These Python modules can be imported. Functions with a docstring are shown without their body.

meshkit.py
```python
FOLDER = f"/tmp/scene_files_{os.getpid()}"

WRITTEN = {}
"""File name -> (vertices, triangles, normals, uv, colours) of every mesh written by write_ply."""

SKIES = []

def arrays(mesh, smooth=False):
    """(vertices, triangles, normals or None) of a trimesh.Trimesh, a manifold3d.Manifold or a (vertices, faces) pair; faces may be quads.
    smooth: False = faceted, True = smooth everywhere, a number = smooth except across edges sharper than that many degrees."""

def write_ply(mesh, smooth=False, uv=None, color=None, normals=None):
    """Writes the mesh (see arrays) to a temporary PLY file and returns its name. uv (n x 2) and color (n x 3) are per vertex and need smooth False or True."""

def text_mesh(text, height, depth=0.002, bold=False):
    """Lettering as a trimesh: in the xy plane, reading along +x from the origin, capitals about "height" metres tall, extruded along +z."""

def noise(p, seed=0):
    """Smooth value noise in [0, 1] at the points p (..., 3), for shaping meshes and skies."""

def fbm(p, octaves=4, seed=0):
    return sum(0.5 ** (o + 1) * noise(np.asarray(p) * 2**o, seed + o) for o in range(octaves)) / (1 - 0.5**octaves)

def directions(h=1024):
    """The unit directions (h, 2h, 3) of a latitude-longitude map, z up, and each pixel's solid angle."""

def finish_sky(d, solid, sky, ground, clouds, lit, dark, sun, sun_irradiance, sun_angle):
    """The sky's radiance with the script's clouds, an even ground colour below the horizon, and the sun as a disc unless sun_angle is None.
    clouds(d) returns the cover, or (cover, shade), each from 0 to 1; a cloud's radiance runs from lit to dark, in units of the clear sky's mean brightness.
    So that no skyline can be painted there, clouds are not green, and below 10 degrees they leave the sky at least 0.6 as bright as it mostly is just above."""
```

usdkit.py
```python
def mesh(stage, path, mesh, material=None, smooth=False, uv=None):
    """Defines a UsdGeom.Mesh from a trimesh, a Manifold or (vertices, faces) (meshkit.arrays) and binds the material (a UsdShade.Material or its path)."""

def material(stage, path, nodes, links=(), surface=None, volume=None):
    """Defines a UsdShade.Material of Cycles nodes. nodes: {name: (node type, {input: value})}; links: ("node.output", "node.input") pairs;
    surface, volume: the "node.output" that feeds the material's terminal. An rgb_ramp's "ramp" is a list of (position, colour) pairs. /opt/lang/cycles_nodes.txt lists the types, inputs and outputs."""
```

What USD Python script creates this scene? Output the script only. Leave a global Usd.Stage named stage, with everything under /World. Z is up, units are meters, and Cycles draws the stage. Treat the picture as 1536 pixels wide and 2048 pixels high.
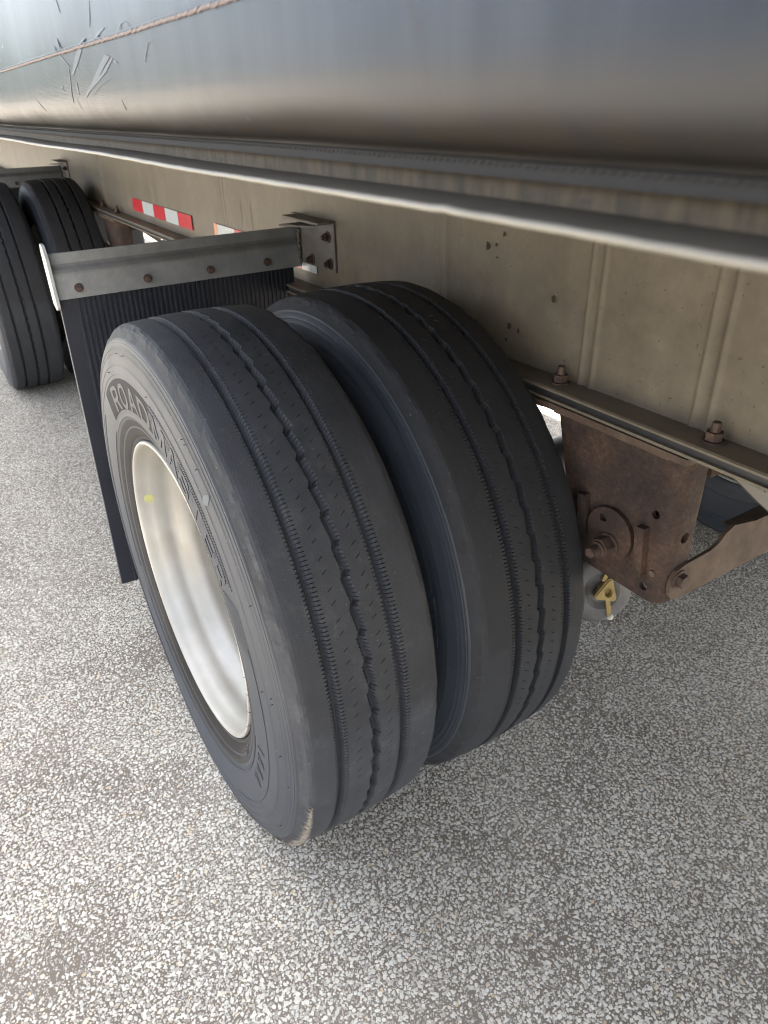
import math, random
import numpy as np, trimesh, manifold3d as m3, usdkit, meshkit
from shapely.geometry import Polygon, Point, box as sbox
from shapely import affinity
from pxr import Usd, UsdGeom, UsdLux, UsdShade, Gf, Sdf, Vt

stage = Usd.Stage.CreateInMemory()
UsdGeom.SetStageUpAxis(stage, UsdGeom.Tokens.z)
UsdGeom.SetStageMetersPerUnit(stage, 1.0)
UsdGeom.Xform.Define(stage, '/World')
rng = np.random.default_rng(7)

# ------------------------------------------------------------------ camera
CAM = np.array([1.17787, -0.38980, 1.33624])
YAW, PITCH, ROLL, FPX = 0.556305, 0.524061, -0.025921, 1420.255
d_ = np.array([-math.cos(YAW)*math.cos(PITCH), math.sin(YAW)*math.cos(PITCH), -math.sin(PITCH)])
r_ = np.cross(d_, [0, 0, 1]); r_ /= np.linalg.norm(r_); u_ = np.cross(r_, d_)
R2 = math.cos(ROLL)*r_ + math.sin(ROLL)*u_
U2 = -math.sin(ROLL)*r_ + math.cos(ROLL)*u_
cam = UsdGeom.Camera.Define(stage, '/World/camera')
M4 = np.eye(4); M4[0, :3] = R2; M4[1, :3] = U2; M4[2, :3] = -d_; M4[3, :3] = CAM
cam.AddTransformOp().Set(Gf.Matrix4d(*M4.ravel().tolist()))
cam.CreateHorizontalApertureAttr(36.0); cam.CreateVerticalApertureAttr(48.0)
cam.CreateFocalLengthAttr(36.0*FPX/1536); cam.CreateClippingRangeAttr(Gf.Vec2f(0.01, 500))
cam.CreateFStopAttr(10.7); cam.CreateFocusDistanceAttr(1.22)
cam.CreateExposureAttr(2.5)

# ------------------------------------------------------------------ sky and sun
SUN_EL, SUN_AZ = math.radians(75.5), math.radians(-10)       # azimuth from +y towards +x
sdir = np.array([math.sin(SUN_AZ)*math.cos(SUN_EL), math.cos(SUN_AZ)*math.cos(SUN_EL), math.sin(SUN_EL)])
dome = UsdLux.DomeLight.Define(stage, '/World/sky')
sky_m = usdkit.material(stage, '/World/Looks/sky_material', {
    'tc': ('texture_coordinate', {}),
    's': ('sky_texture', {'sky_type': 'single_scattering', 'sun_disc': False, 'sun_elevation': SUN_EL, 'sun_rotation': SUN_AZ, 'aerosol_density': 2.5}),
    'h': ('hsv', {'saturation': .06, 'value': 1.5}), 'mp': ('mapping', {'scale': (1, 1, 2.2)}),
    'n': ('noise_texture', {'scale': 2.2, 'detail': 6, 'roughness': .6}), 'r': ('rgb_ramp', {'ramp': [(.36, (.15, .15, .15)), (.68, (.95, .95, .95))]}),
    'm': ('mix_color', {'use_clamp': False}),
    'b': ('background_shader', {'strength': 0.12})},
    [('tc.generated', 'mp.vector'), ('mp.vector', 'n.vector'), ('n.fac', 'r.fac'), ('r.color', 'm.fac'), ('s.color', 'h.color'), ('s.color', 'm.a'), ('h.color', 'm.b'), ('m.result', 'b.color')], surface='b.background')
UsdShade.MaterialBindingAPI.Apply(dome.GetPrim()).Bind(sky_m)
dome.GetPrim().SetCustomDataByKey('kind', 'structure')
sun = UsdLux.DistantLight.Define(stage, '/World/sun')
sun.CreateNormalizeAttr(True); sun.CreateIntensityAttr(1.2); sun.CreateAngleAttr(0.53)
sun.CreateColorAttr(Gf.Vec3f(1.0, 0.95, 0.87))
zz = sdir; xx = np.cross([0, 1, 0], zz); xx /= np.linalg.norm(xx); yy = np.cross(zz, xx)
S4 = np.eye(4); S4[0, :3] = xx; S4[1, :3] = yy; S4[2, :3] = zz
sun.AddTransformOp().Set(Gf.Matrix4d(*S4.ravel().tolist()))

# ------------------------------------------------------------------ helpers
used = {}
def numbered(parent, name):
    k = (parent, name); n = used.get(k, 0); used[k] = n+1
    return f'{parent}/{name}' + (f'_{n:03d}' if n else '')
def path_of(parent):
    return '/World' if parent is None else str(parent.GetPath())
def obj(name, mesh, mat, parent=None, smooth=False):
    return usdkit.mesh(stage, numbered(path_of(parent), name), mesh, mat, smooth).GetPrim()
def xf(name, parent=None, loc=None, rotz=0.0):
    x = UsdGeom.Xform.Define(stage, numbered(path_of(parent), name))
    if loc is not None: x.AddTranslateOp().Set(Gf.Vec3d(*map(float, loc)))
    if rotz: x.AddRotateZOp().Set(float(rotz))
    return x.GetPrim()
def tag(p, **k):
    for a, b in k.items(): p.SetCustomDataByKey(a, b)
    return p
def cat(ms): return trimesh.util.concatenate(ms)
def bx(x0, x1, y0, y1, z0, z1, bev=0.0):
    if bev:
        pts = []
        for sx in (0, 1):
            for sy in (0, 1):
                for sz in (0, 1):
                    c = np.array([(x0, x1)[sx], (y0, y1)[sy], (z0, z1)[sz]])
                    s = np.array([1-2*sx, 1-2*sy, 1-2*sz])
                    for k in range(3):
                        o = np.full(3, bev); o[k] = 0
                        pts.append(c+s*o)
        return trimesh.convex.convex_hull(np.array(pts))
    m = trimesh.creation.box(extents=(x1-x0, y1-y0, z1-z0)); m.apply_translation(((x0+x1)/2, (y0+y1)/2, (z0+z1)/2)); return m
def basis(n):
    n = np.asarray(n, float)/np.linalg.norm(n); a = np.array([0, 0, 1.0]) if abs(n[2]) < .9 else np.array([1.0, 0, 0])
    w = np.cross(a, n); w /= np.linalg.norm(w); return w, np.cross(n, w), n
def place(m, w, v, n, c):
    T = np.eye(4); T[:3, 0] = w; T[:3, 1] = v; T[:3, 2] = n; T[:3, 3] = c
    m = m.copy(); m.apply_transform(T); return m
def cyl(c, n, r, h, seg=24, r2=None):
    """a cylinder (or cone frustum) from c along n for h, edges softened"""
    b = min(r, h)*0.12; r2 = r if r2 is None else r2
    prof = np.array([[0, 0], [r-b, 0], [r, b], [r2, h-b], [r2-b, h], [0, h]])
    m = trimesh.creation.revolve(prof, sections=seg)
    return place(m, *basis(n), c)
def prism(poly, h, w, v, n, c):
    """polygon in the (w, v) plane through c, extruded by h along n"""
    m = trimesh.creation.extrude_polygon(poly, h, engine='earcut'); return place(m, np.asarray(w, float), np.asarray(v, float), np.asarray(n, float), c)
def hexa(r, rnd=0): return Polygon([(r*math.cos(math.radians(60*k+rnd)), r*math.sin(math.radians(60*k+rnd))) for k in range(6)])
def tube(pts, r, seg=8):
    pts = np.asarray(pts, float); n = len(pts); T = np.gradient(pts, axis=0); T /= np.linalg.norm(T, axis=1)[:, None]
    V = []; a = np.array([0, 0, 1.0]) if abs(T[0][2]) < .9 else np.array([1., 0, 0])
    for i in range(n):
        w = np.cross(a, T[i]); w /= np.linalg.norm(w); v = np.cross(T[i], w)
        rr = r[i] if np.ndim(r) else r
        for k in range(seg):
            t = 2*math.pi*k/seg; V.append(pts[i]+rr*(math.cos(t)*w+math.sin(t)*v))
    F = []
    for i in range(n-1):
        for k in range(seg):
            a0, a1 = i*seg+k, i*seg+(k+1) % seg; F += [(a0, a1, a1+seg), (a0, a1+seg, a0+seg)]
    V += [pts[0], pts[-1]]; c0, c1 = n*seg, n*seg+1
    for k in range(seg):
        F += [(c0, (k+1) % seg, k), (c1, (n-1)*seg+k, (n-1)*seg+(k+1) % seg)]
    return trimesh.Trimesh(np.array(V), np.array(F), process=False)
def strip_x(profile, xs, closed=False, wob=None):
    """sweeps a (y, z) profile along x; wob(x, i) may move the points"""
    P = np.asarray(profile, float); n = len(P); V = np.zeros((len(xs), n, 3))
    V[..., 0] = np.asarray(xs)[:, None]; V[..., 1] = P[:, 0]; V[..., 2] = P[:, 1]
    if wob is not None: V = wob(V)
    F = []; m = n if closed else n-1
    for i in range(len(xs)-1):
        for k in range(m):
            a, b = i*n+k, i*n+(k+1) % n; F += [(a, b, b+n), (a, b+n, a+n)]
    V = V.reshape(-1, 3)
    if closed:
        c0 = len(V); V = np.vstack([V, V[:n].mean(0), V[-n:].mean(0)]); q = (len(xs)-1)*n
        for k in range(n): F += [(c0, (k+1) % n, k), (c0+1, q+k, q+(k+1) % n)]
    m_ = trimesh.Trimesh(V, np.array(F), process=False)
    return m_
def to_mf(t): return m3.Manifold(m3.Mesh(np.asarray(t.vertices, np.float32), np.asarray(t.faces, np.uint32)))
def fr_mf(m):
    q = m.to_mesh(); return trimesh.Trimesh(q.vert_properties[:, :3], q.tri_verts, process=False)

# ------------------------------------------------------------------ materials
def L(n): return '/World/Looks/' + n
def mat(name, nodes, links, surface='p.BSDF'): return usdkit.material(stage, L(name), nodes, links, surface=surface)

# rubber of the tread: grey-black, dusty in patches
def rubber(name, c0, c1, dust, rough, bump, dustpos, scale=1.0, spec=.45):
    return mat(name, {
        'tc': ('texture_coordinate', {}),
        'n1': ('noise_texture', {'scale': 9*scale, 'detail': 6, 'roughness': .62}),
        'n2': ('noise_texture', {'scale': 420*scale, 'detail': 3, 'roughness': .6}),
        'n3': ('noise_texture', {'scale': 28*scale, 'detail': 5, 'roughness': .7}),
        'n4': ('noise_texture', {'scale': 190*scale, 'detail': 2, 'roughness': .5}),
        'r1': ('rgb_ramp', {'ramp': [(.3, c0), (.7, c1)]}),
        'r3': ('rgb_ramp', {'ramp': [(dustpos, (0, 0, 0)), (dustpos+.22, (1, 1, 1))]}),
        'r4': ('rgb_ramp', {'ramp': [(.70, (0, 0, 0)), (.76, (1, 1, 1))]}),
        'm': ('mix_color', {'b': dust}), 'mm': ('math', {'math_type': 'multiply', 'value2': .32}),
        'm4': ('mix_color', {'b': (.22, .21, .2)}), 'mm4': ('math', {'math_type': 'multiply', 'value2': .35}),
        'rr': ('map_range', {'to_min': rough-.1, 'to_max': rough+.14}),
        'b': ('bump', {'strength': bump, 'distance': .0012}),
        'p': ('principled_bsdf', {'roughness': rough, 'specular_ior_level': spec})},
        [('tc.object', f'{n}.vector') for n in ('n1', 'n2', 'n3', 'n4')] + [
         ('n1.fac', 'r1.fac'), ('n3.fac', 'r3.fac'), ('r3.color', 'mm.value1'), ('mm.value', 'm.fac'), ('r1.color', 'm.a'),
         ('n4.fac', 'r4.fac'), ('r4.color', 'mm4.value1'), ('mm4.value', 'm4.fac'), ('m.result', 'm4.a'),
         ('m4.result', 'p.base_color'), ('n1.fac', 'rr.value'), ('rr.result', 'p.roughness'), ('n2.fac', 'b.height'), ('b.normal', 'p.normal')])
TREAD = rubber('tread_rubber', (.0195, .0210, .0240), (.034, .0355, .0390), (.098, .092, .085), .66, .55, .54)
TREAD_SHADED = rubber('tread_rubber_shaded', (.0105, .0110, .0125), (.0175, .0182, .0200), (.045, .043, .040), .70, .5, .60)  # darker copy of the tread rubber, deck shade put into its colour
SIDE = rubber('sidewall_rubber', (.0185, .0212, .0258), (.026, .0295, .0345), (.048, .051, .055), .47, .10, .66)
PANEL = rubber('panel_rubber', (.015, .0145, .0145), (.022, .021, .0205), (.04, .038, .036), .72, .08, .66, spec=.18)
BEAD = rubber('bead_rubber', (.026, .024, .022), (.042, .038, .034), (.07, .06, .05), .75, .15, .5, spec=.18)
LETTER = rubber('letter_rubber', (.030, .0295, .029), (.042, .041, .040), (.055, .052, .05), .55, .05, .66)

def metal_paint(name, c0, c1, spot, spotlo, rough, metallic=0.0, bump=.15, streak=(3, 3, 3)):
    return mat(name, {
        'g': ('geometry', {}), 'mp': ('mapping', {'scale': streak}),
        'n1': ('noise_texture', {'scale': 1.0, 'detail': 7, 'roughness': .6}),
        'n2': ('noise_texture', {'scale': 130, 'detail': 4, 'roughness': .65}),
        'n3': ('noise_texture', {'scale': 700, 'detail': 2}),
        'n5': ('noise_texture', {'scale': 22, 'detail': 5, 'roughness': .7}),
        'r1': ('rgb_ramp', {'ramp': [(.3, c0), (.7, c1)]}),
        'r2': ('rgb_ramp', {'ramp': [(spotlo, (0, 0, 0)), (spotlo+.05, (1, 1, 1))]}),
        'r5': ('rgb_ramp', {'ramp': [(.35, (.80, .80, .80)), (.68, (1.08, 1.07, 1.05))]}),
        'mu': ('mix_color', {'blend_type': 'multiply', 'fac': 1.0}),
        'm': ('mix_color', {'b': spot}), 'b': ('bump', {'strength': bump, 'distance': .0008}),
        'rr': ('map_range', {'to_min': rough-.12, 'to_max': rough+.15}),
        'p': ('principled_bsdf', {'metallic': metallic})},
        [('g.position', 'mp.vector'), ('mp.vector', 'n1.vector'), ('g.position', 'n2.vector'), ('g.position', 'n3.vector'), ('g.position', 'n5.vector'),
         ('n1.fac', 'r1.fac'), ('n2.fac', 'r2.fac'), ('n5.fac', 'r5.fac'), ('r1.color', 'mu.a'), ('r5.color', 'mu.b'),
         ('mu.result', 'm.a'), ('r2.color', 'm.fac'), ('m.result', 'p.base_color'),
         ('n3.fac', 'b.height'), ('b.normal', 'p.normal'), ('n5.fac', 'rr.value'), ('rr.result', 'p.roughness')])
BEIGE = metal_paint('beige_frame_paint', (.114, .094, .066), (.158, .134, .097), (.060, .042, .030), .650, .55, streak=(9, 9, 1.6))
LIP = metal_paint('rail_lip_paint', (.150, .138, .110), (.205, .190, .155), (.3, .26, .2), .72, .42, bump=.1)
SHELF = metal_paint('rail_shelf_paint', (.050, .043, .033), (.085, .075, .060), (.12, .1, .08), .68, .5, bump=.1)
DIRTY = metal_paint('dirty_rail_paint', (.034, .024, .012), (.110, .080, .043), (.04, .03, .022), .60, .7, bump=.4, streak=(170, 170, 30))
BRACKET = metal_paint('bracket_steel', (.17, .17, .162), (.26, .26, .247), (.12, .1, .08), .70, .45, metallic=.25, bump=.08)
WHITE = metal_paint('white_end_cap', (.30, .31, .275), (.37, .38, .345), (.5, .5, .46), .74, .45, bump=.05)
BLACKPAINT = metal_paint('black_paint', (.018, .018, .018), (.035, .034, .032), (.25, .22, .17), .71, .5)
GREYPLATE = metal_paint('grey_plate_paint', (.10, .095, .085), (.15, .14, .12), (.09, .05, .03), .60, .6)
ZINC = metal_paint('chamber_zinc', (.13, .125, .12), (.21, .205, .20), (.15, .10, .07), .60, .5, metallic=.3, bump=.1)

RUST = mat('rust', {
    'g': ('geometry', {}),
    'n1': ('noise_texture', {'scale': 12, 'detail': 8, 'roughness': .68}), 'n2': ('noise_texture', {'scale': 150, 'detail': 5, 'roughness': .7}),
    'n3': ('noise_texture', {'scale': 420, 'detail': 3}),
    'r1': ('rgb_ramp', {'ramp': [(.25, (.018, .012, .010)), (.48, (.038, .025, .019)), (.62, (.070, .042, .028)), (.8, (.11, .073, .050))]}),
    'r2': ('rgb_ramp', {'ramp': [(.30, (.55, .55, .55)), (.62, (1.15, 1.1, 1.05)), (.74, (1.9, 1.7, 1.5))]}),
    'mu': ('mix_color', {'blend_type': 'multiply', 'fac': 1.0, 'use_clamp': False}),
    'b': ('bump', {'strength': .6, 'distance': .0016}), 'p': ('principled_bsdf', {'roughness': .78, 'specular_ior_level': .35})},
    [('g.position', 'n1.vector'), ('g.position', 'n2.vector'), ('g.position', 'n3.vector'), ('n1.fac', 'r1.fac'), ('n2.fac', 'r2.fac'),
     ('r1.color', 'mu.a'), ('r2.color', 'mu.b'), ('mu.result', 'p.base_color'), ('n2.fac', 'b.height'), ('b.normal', 'p.normal')])
RUSTLIGHT = mat('light_rust', {
    'g': ('geometry', {}), 'n1': ('noise_texture', {'scale': 20, 'detail': 8, 'roughness': .68}), 'n2': ('noise_texture', {'scale': 260, 'detail': 4, 'roughness': .7}),
    'r1': ('rgb_ramp', {'ramp': [(.25, (.045, .028, .019)), (.5, (.090, .060, .041)), (.75, (.14, .10, .072))]}),
    'b': ('bump', {'strength': .55, 'distance': .0014}), 'p': ('principled_bsdf', {'roughness': .75, 'specular_ior_level': .35})},
    [('g.position', 'n1.vector'), ('g.position', 'n2.vector'), ('n1.fac', 'r1.fac'), ('r1.color', 'p.base_color'), ('n2.fac', 'b.height'), ('b.normal', 'p.normal')])
BOLT = mat('rusty_bolt', {
    'g': ('geometry', {}), 'n1': ('noise_texture', {'scale': 90, 'detail': 5, 'roughness': .6}),
    'r1': ('rgb_ramp', {'ramp': [(.3, (.030, .019, .015)), (.7, (.10, .060, .042))]}), 'b': ('bump', {'strength': .4, 'distance': .001}),
    'p': ('principled_bsdf', {'roughness': .65, 'metallic': .2})},
    [('g.position', 'n1.vector'), ('n1.fac', 'r1.fac'), ('r1.color', 'p.base_color'), ('n1.fac', 'b.height'), ('b.normal', 'p.normal')])
ALU = mat('wheel_aluminium', {
    'tc': ('texture_coordinate', {}), 'n1': ('noise_texture', {'scale': 6, 'detail': 5, 'roughness': .6}), 'n2': ('noise_texture', {'scale': 55, 'detail': 5, 'roughness': .7}),
    'r1': ('rgb_ramp', {'ramp': [(.3, (.39, .365, .315)), (.7, (.49, .47, .425))]}),
    'rr': ('map_range', {'to_min': .44, 'to_max': .60}), 'b': ('bump', {'strength': .05, 'distance': .001}),
    'p': ('principled_bsdf', {'metallic': .62})},
    [('tc.object', 'n1.vector'), ('tc.object', 'n2.vector'), ('n1.fac', 'r1.fac'), ('r1.color', 'p.base_color'), ('n2.fac', 'rr.value'), ('rr.result', 'p.roughness'),
     ('n2.fac', 'b.height'), ('b.normal', 'p.normal')])
FLAP = rubber('flap_rubber', (.008, .009, .013), (.014, .015, .020), (.05, .05, .055), .50, .1, .66)
def plain(name, c, rough=.5, metallic=0.0, var=.15, scale=60):
    lo, hi = tuple(x*(1-var) for x in c), tuple(x*(1+var) for x in c)
    return mat(name, {'g': ('geometry', {}), 'n': ('noise_texture', {'scale': scale, 'detail': 5}), 'r': ('rgb_ramp', {'ramp': [(.3, lo), (.7, hi)]}),
        'p': ('principled_bsdf', {'roughness': rough, 'metallic': metallic})},
        [('g.position', 'n.vector'), ('n.fac', 'r.fac'), ('r.color', 'p.base_color')])
RED = plain('reflective_red', (.42, .025, .035), .3, scale=400)
SILVER = plain('reflective_silver', (.42, .46, .47), .28, scale=400)
ORANGE = plain('reflective_orange', (.60, .25, .14), .35, scale=400)
YELLOW = plain('yellow_plastic', (.36, .255, .085), .55)
CREAM = plain('cream_plastic', (.62, .58, .45), .4)
LIME = plain('sticker_yellow', (.42, .40, .16), .5)
DARKTHREAD = plain('dark_thread', (.02, .017, .016), .8, scale=900)
DUST = plain('road_dust', (.19, .168, .135), .9, scale=220, var=.35)
CHALK = plain('splash_mark', (.062, .069, .078), .55, scale=120)
PINK = plain('seam_thread', (.19, .155, .145), .6, scale=500, var=.3)
BARK = plain('bark', (.12, .09, .065), .9, scale=9)
LEAF = mat('leaves', {'o': ('geometry', {}), 'r': ('rgb_ramp', {'ramp': [(0, (.07, .12, .05)), (1, (.17, .25, .11))]}),
    'd': ('diffuse_bsdf', {}), 't': ('translucent_bsdf', {'color': (.10, .20, .04)}), 'x': ('mix_closure', {'fac': .35})},
    [('o.random_per_island', 'r.fac'), ('r.color', 'd.color'), ('d.BSDF', 'x.closure1'), ('t.BSDF', 'x.closure2')], surface='x.closure')

# vinyl of the tarp: dark blue-grey, woven lines, scuffs and pale splashes
TARP = mat('tarp_vinyl', {
    'g': ('geometry', {}),
    'w': ('wave_texture', {'wave_type': 'bands', 'bands_direction': 'z', 'scale': 225, 'distortion': .2, 'detail': 1, 'detail_scale': 3.0}),
    'mps': ('mapping', {'rotation': (0, .5, 0), 'scale': (26, 6, 5)}), 'ns': ('noise_texture', {'scale': 1.0, 'detail': 6, 'roughness': .72, 'distortion': 1.2}),
    'rs': ('rgb_ramp', {'ramp': [(.63, (0, 0, 0)), (.66, (1, 1, 1))]}),
    'mpd': ('mapping', {'scale': (30, 4, 2.2)}), 'nd': ('noise_texture', {'scale': 1.0, 'detail': 5, 'roughness': .6}),
    'rd': ('rgb_ramp', {'ramp': [(.3, (.0125, .0172, .0250)), (.52, (.0165, .0220, .0305)), (.72, (.0245, .0300, .0395))]}),
    'vo': ('voronoi_texture', {'scale': 17, 'randomness': 1.0}), 'rv': ('rgb_ramp', {'ramp': [(0, (1, 1, 1)), (.035, (1, 1, 1)), (.05, (0, 0, 0))]}),
    'wn': ('voronoi_texture', {'scale': 17, 'randomness': 1.0}), 'sv': ('separate_color', {}), 'gt': ('math', {'math_type': 'greater_than', 'value2': .72}), 'mv': ('math', {'math_type': 'multiply'}),
    'm1': ('mix_color', {'b': (.018, .020, .024)}), 'm2': ('mix_color', {'b': (.20, .21, .22)}),
    'sr': ('map_range', {'to_min': .0, 'to_max': .6}),
    'px': ('separate_xyz', {}), 'dz': ('map_range', {'from_min': 1.360, 'from_max': 1.325, 'clamp': True}), 'dn': ('math', {'math_type': 'multiply'}), 'dr': ('map_range', {'from_min': -.1, 'from_max': .55, 'clamp': True}),
    'm3': ('mix_color', {'b': (.024, .0205, .017)}), 'ro': ('math', {'math_type': 'multiply_add', 'value2': .16}),
    'rr': ('math', {'math_type': 'multiply_add', 'value2': .12, 'value3': .30}),
    'b': ('bump', {'strength': .12, 'distance': .0004}),
    'b2': ('bump', {'strength': .10, 'distance': .003}),
    'p': ('principled_bsdf', {'specular_ior_level': .30})},
    [('g.position', 'w.vector'), ('g.position', 'mps.vector'), ('mps.vector', 'ns.vector'), ('ns.fac', 'rs.fac'),
     ('g.position', 'mpd.vector'), ('mpd.vector', 'nd.vector'), ('nd.fac', 'rd.fac'), ('g.position', 'vo.vector'), ('vo.distance', 'rv.fac'),
     ('g.position', 'wn.vector'), ('wn.color', 'sv.color'), ('sv.r', 'gt.value1'), ('rv.color', 'mv.value1'), ('gt.value', 'mv.value2'),
     ('rd.color', 'm1.a'), ('rs.color', 'sr.value'), ('sr.result', 'm1.fac'), ('m1.result', 'm2.a'), ('mv.value', 'm2.fac'), ('m2.result', 'm3.a'), ('g.position', 'px.vector'), ('px.z', 'dz.value'), ('nd.fac', 'dr.value'), ('dz.result', 'dn.value1'), ('dr.result', 'dn.value2'), ('dn.value', 'm3.fac'), ('m3.result', 'p.base_color'),
     ('rs.color', 'rr.value1'), ('dn.value', 'ro.value1'), ('rr.value', 'ro.value3'), ('ro.value', 'p.roughness'), ('nd.fac', 'b2.height'), ('w.fac', 'b.height'), ('b2.normal', 'b.normal'), ('b.normal', 'p.normal')])
HEM = plain('tarp_hem', (.020, .019, .018), .85, scale=300)

# ground: cement with fine grit, and (beyond the modelled stones) the same stones as colour and relief
GC = np.array([0.45, 0.15])                                        # middle of the area of modelled stones
GR = 1.75
STONE = mat('aggregate_stone', {
    'o': ('object_info', {}), 'g': ('geometry', {}), 'n': ('noise_texture', {'scale': 260, 'detail': 3}), 'n6': ('noise_texture', {'scale': 1.7, 'detail': 4, 'roughness': .6}),
    'rc': ('rgb_ramp', {'ramp': [(0, (.32, .28, .22)), (.12, (.46, .42, .35)), (.32, (.60, .56, .48)), (.62, (.69, .65, .56)), (.88, (.76, .72, .63)), (.98, (.70, .60, .45)), (1, (.56, .42, .26))]}),
    'rn': ('rgb_ramp', {'ramp': [(.3, (.86, .86, .86)), (.7, (1.08, 1.08, 1.08))]}), 'r6': ('rgb_ramp', {'ramp': [(.3, (.86, .85, .83)), (.7, (1.06, 1.06, 1.06))]}),
    'm': ('mix_color', {'blend_type': 'multiply', 'fac': 1.0}), 'm6': ('mix_color', {'blend_type': 'multiply', 'fac': 1.0}),
    'p': ('principled_bsdf', {'roughness': .6, 'specular_ior_level': .4})},
    [('o.random', 'rc.fac'), ('g.position', 'n.vector'), ('g.position', 'n6.vector'), ('n.fac', 'rn.fac'), ('rc.color', 'm.a'), ('rn.color', 'm.b'), ('n6.fac', 'r6.fac'), ('m.result', 'm6.a'), ('r6.color', 'm6.b'), ('m6.result', 'p.base_color')])
GROUND = mat('exposed_aggregate', {
    'g': ('geometry', {}),
    'n1': ('noise_texture', {'scale': 2.2, 'detail': 5, 'roughness': .6}), 'n2': ('noise_texture', {'scale': 900, 'detail': 2}),
    'r1': ('rgb_ramp', {'ramp': [(.3, (.165, .136, .106)), (.7, (.25, .21, .165))]}),
    'v2': ('voronoi_texture', {'scale': 330, 'randomness': 1.0}), 's2': ('separate_color', {}), 'g2': ('math', {'math_type': 'greater_than', 'value2': .60}),
    'd2': ('math', {'math_type': 'less_than', 'value2': .42}), 'k2': ('math', {'math_type': 'multiply'}), 'm2': ('mix_color', {'b': (.48, .46, .425)}),
    'v1': ('voronoi_texture', {'scale': 122, 'randomness': .95}), 's1': ('separate_color', {}),
    'v1e': ('voronoi_texture', {'scale': 122, 'randomness': .95, 'feature': 'distance_to_edge'}),
    're': ('rgb_ramp', {'ramp': [(.06, (0, 0, 0)), (.18, (1, 1, 1))]}),
    'rc': ('rgb_ramp', {'ramp': [(0, (.22, .185, .15)), (.22, (.42, .385, .32)), (.5, (.59, .55, .47)), (.93, (.71, .67, .58)), (1, (.60, .50, .36))]}),
    'ds': ('vector_math', {'math_type': 'distance', 'vector2': (GC[0], GC[1], 0)}),
    'mr': ('map_range', {'from_min': GR-.5, 'from_max': GR, 'clamp': True}),
    'fx': ('math', {'math_type': 'multiply'}), 'm1': ('mix_color', {}),
    'n6': ('noise_texture', {'scale': 1.7, 'detail': 4, 'roughness': .6}), 'r6': ('rgb_ramp', {'ramp': [(.3, (.86, .85, .83)), (.7, (1.06, 1.06, 1.06))]}), 'mul': ('mix_color', {'blend_type': 'multiply', 'fac': 1.0}),
    'b': ('bump', {'strength': .5, 'distance': .003}), 'b3': ('bump', {'strength': .5, 'distance': .0012}),
    'p': ('principled_bsdf', {'roughness': .8, 'specular_ior_level': .3})},
    [('g.position', f'{n}.vector') for n in ('n1', 'n2', 'v1', 'v1e', 'v2', 'n6')] + [('g.position', 'ds.vector1'), ('ds.value', 'mr.value'),
     ('n1.fac', 'r1.fac'), ('v2.color', 's2.color'), ('s2.r', 'g2.value1'), ('v2.distance', 'd2.value1'), ('g2.value', 'k2.value1'), ('d2.value', 'k2.value2'), ('r1.color', 'm2.a'), ('k2.value', 'm2.fac'),
     ('v1.color', 's1.color'), ('s1.r', 'rc.fac'), ('v1e.distance', 're.fac'), ('re.color', 'fx.value1'), ('mr.result', 'fx.value2'),
     ('m2.result', 'm1.a'), ('rc.color', 'm1.b'), ('fx.value', 'm1.fac'), ('m1.result', 'mul.a'), ('n6.fac', 'r6.fac'), ('r6.color', 'mul.b'), ('mul.result', 'p.base_color'),
     ('fx.value', 'b.height'), ('n2.fac', 'b3.height'), ('b3.normal', 'b.normal'), ('b.normal', 'p.normal')])

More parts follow.
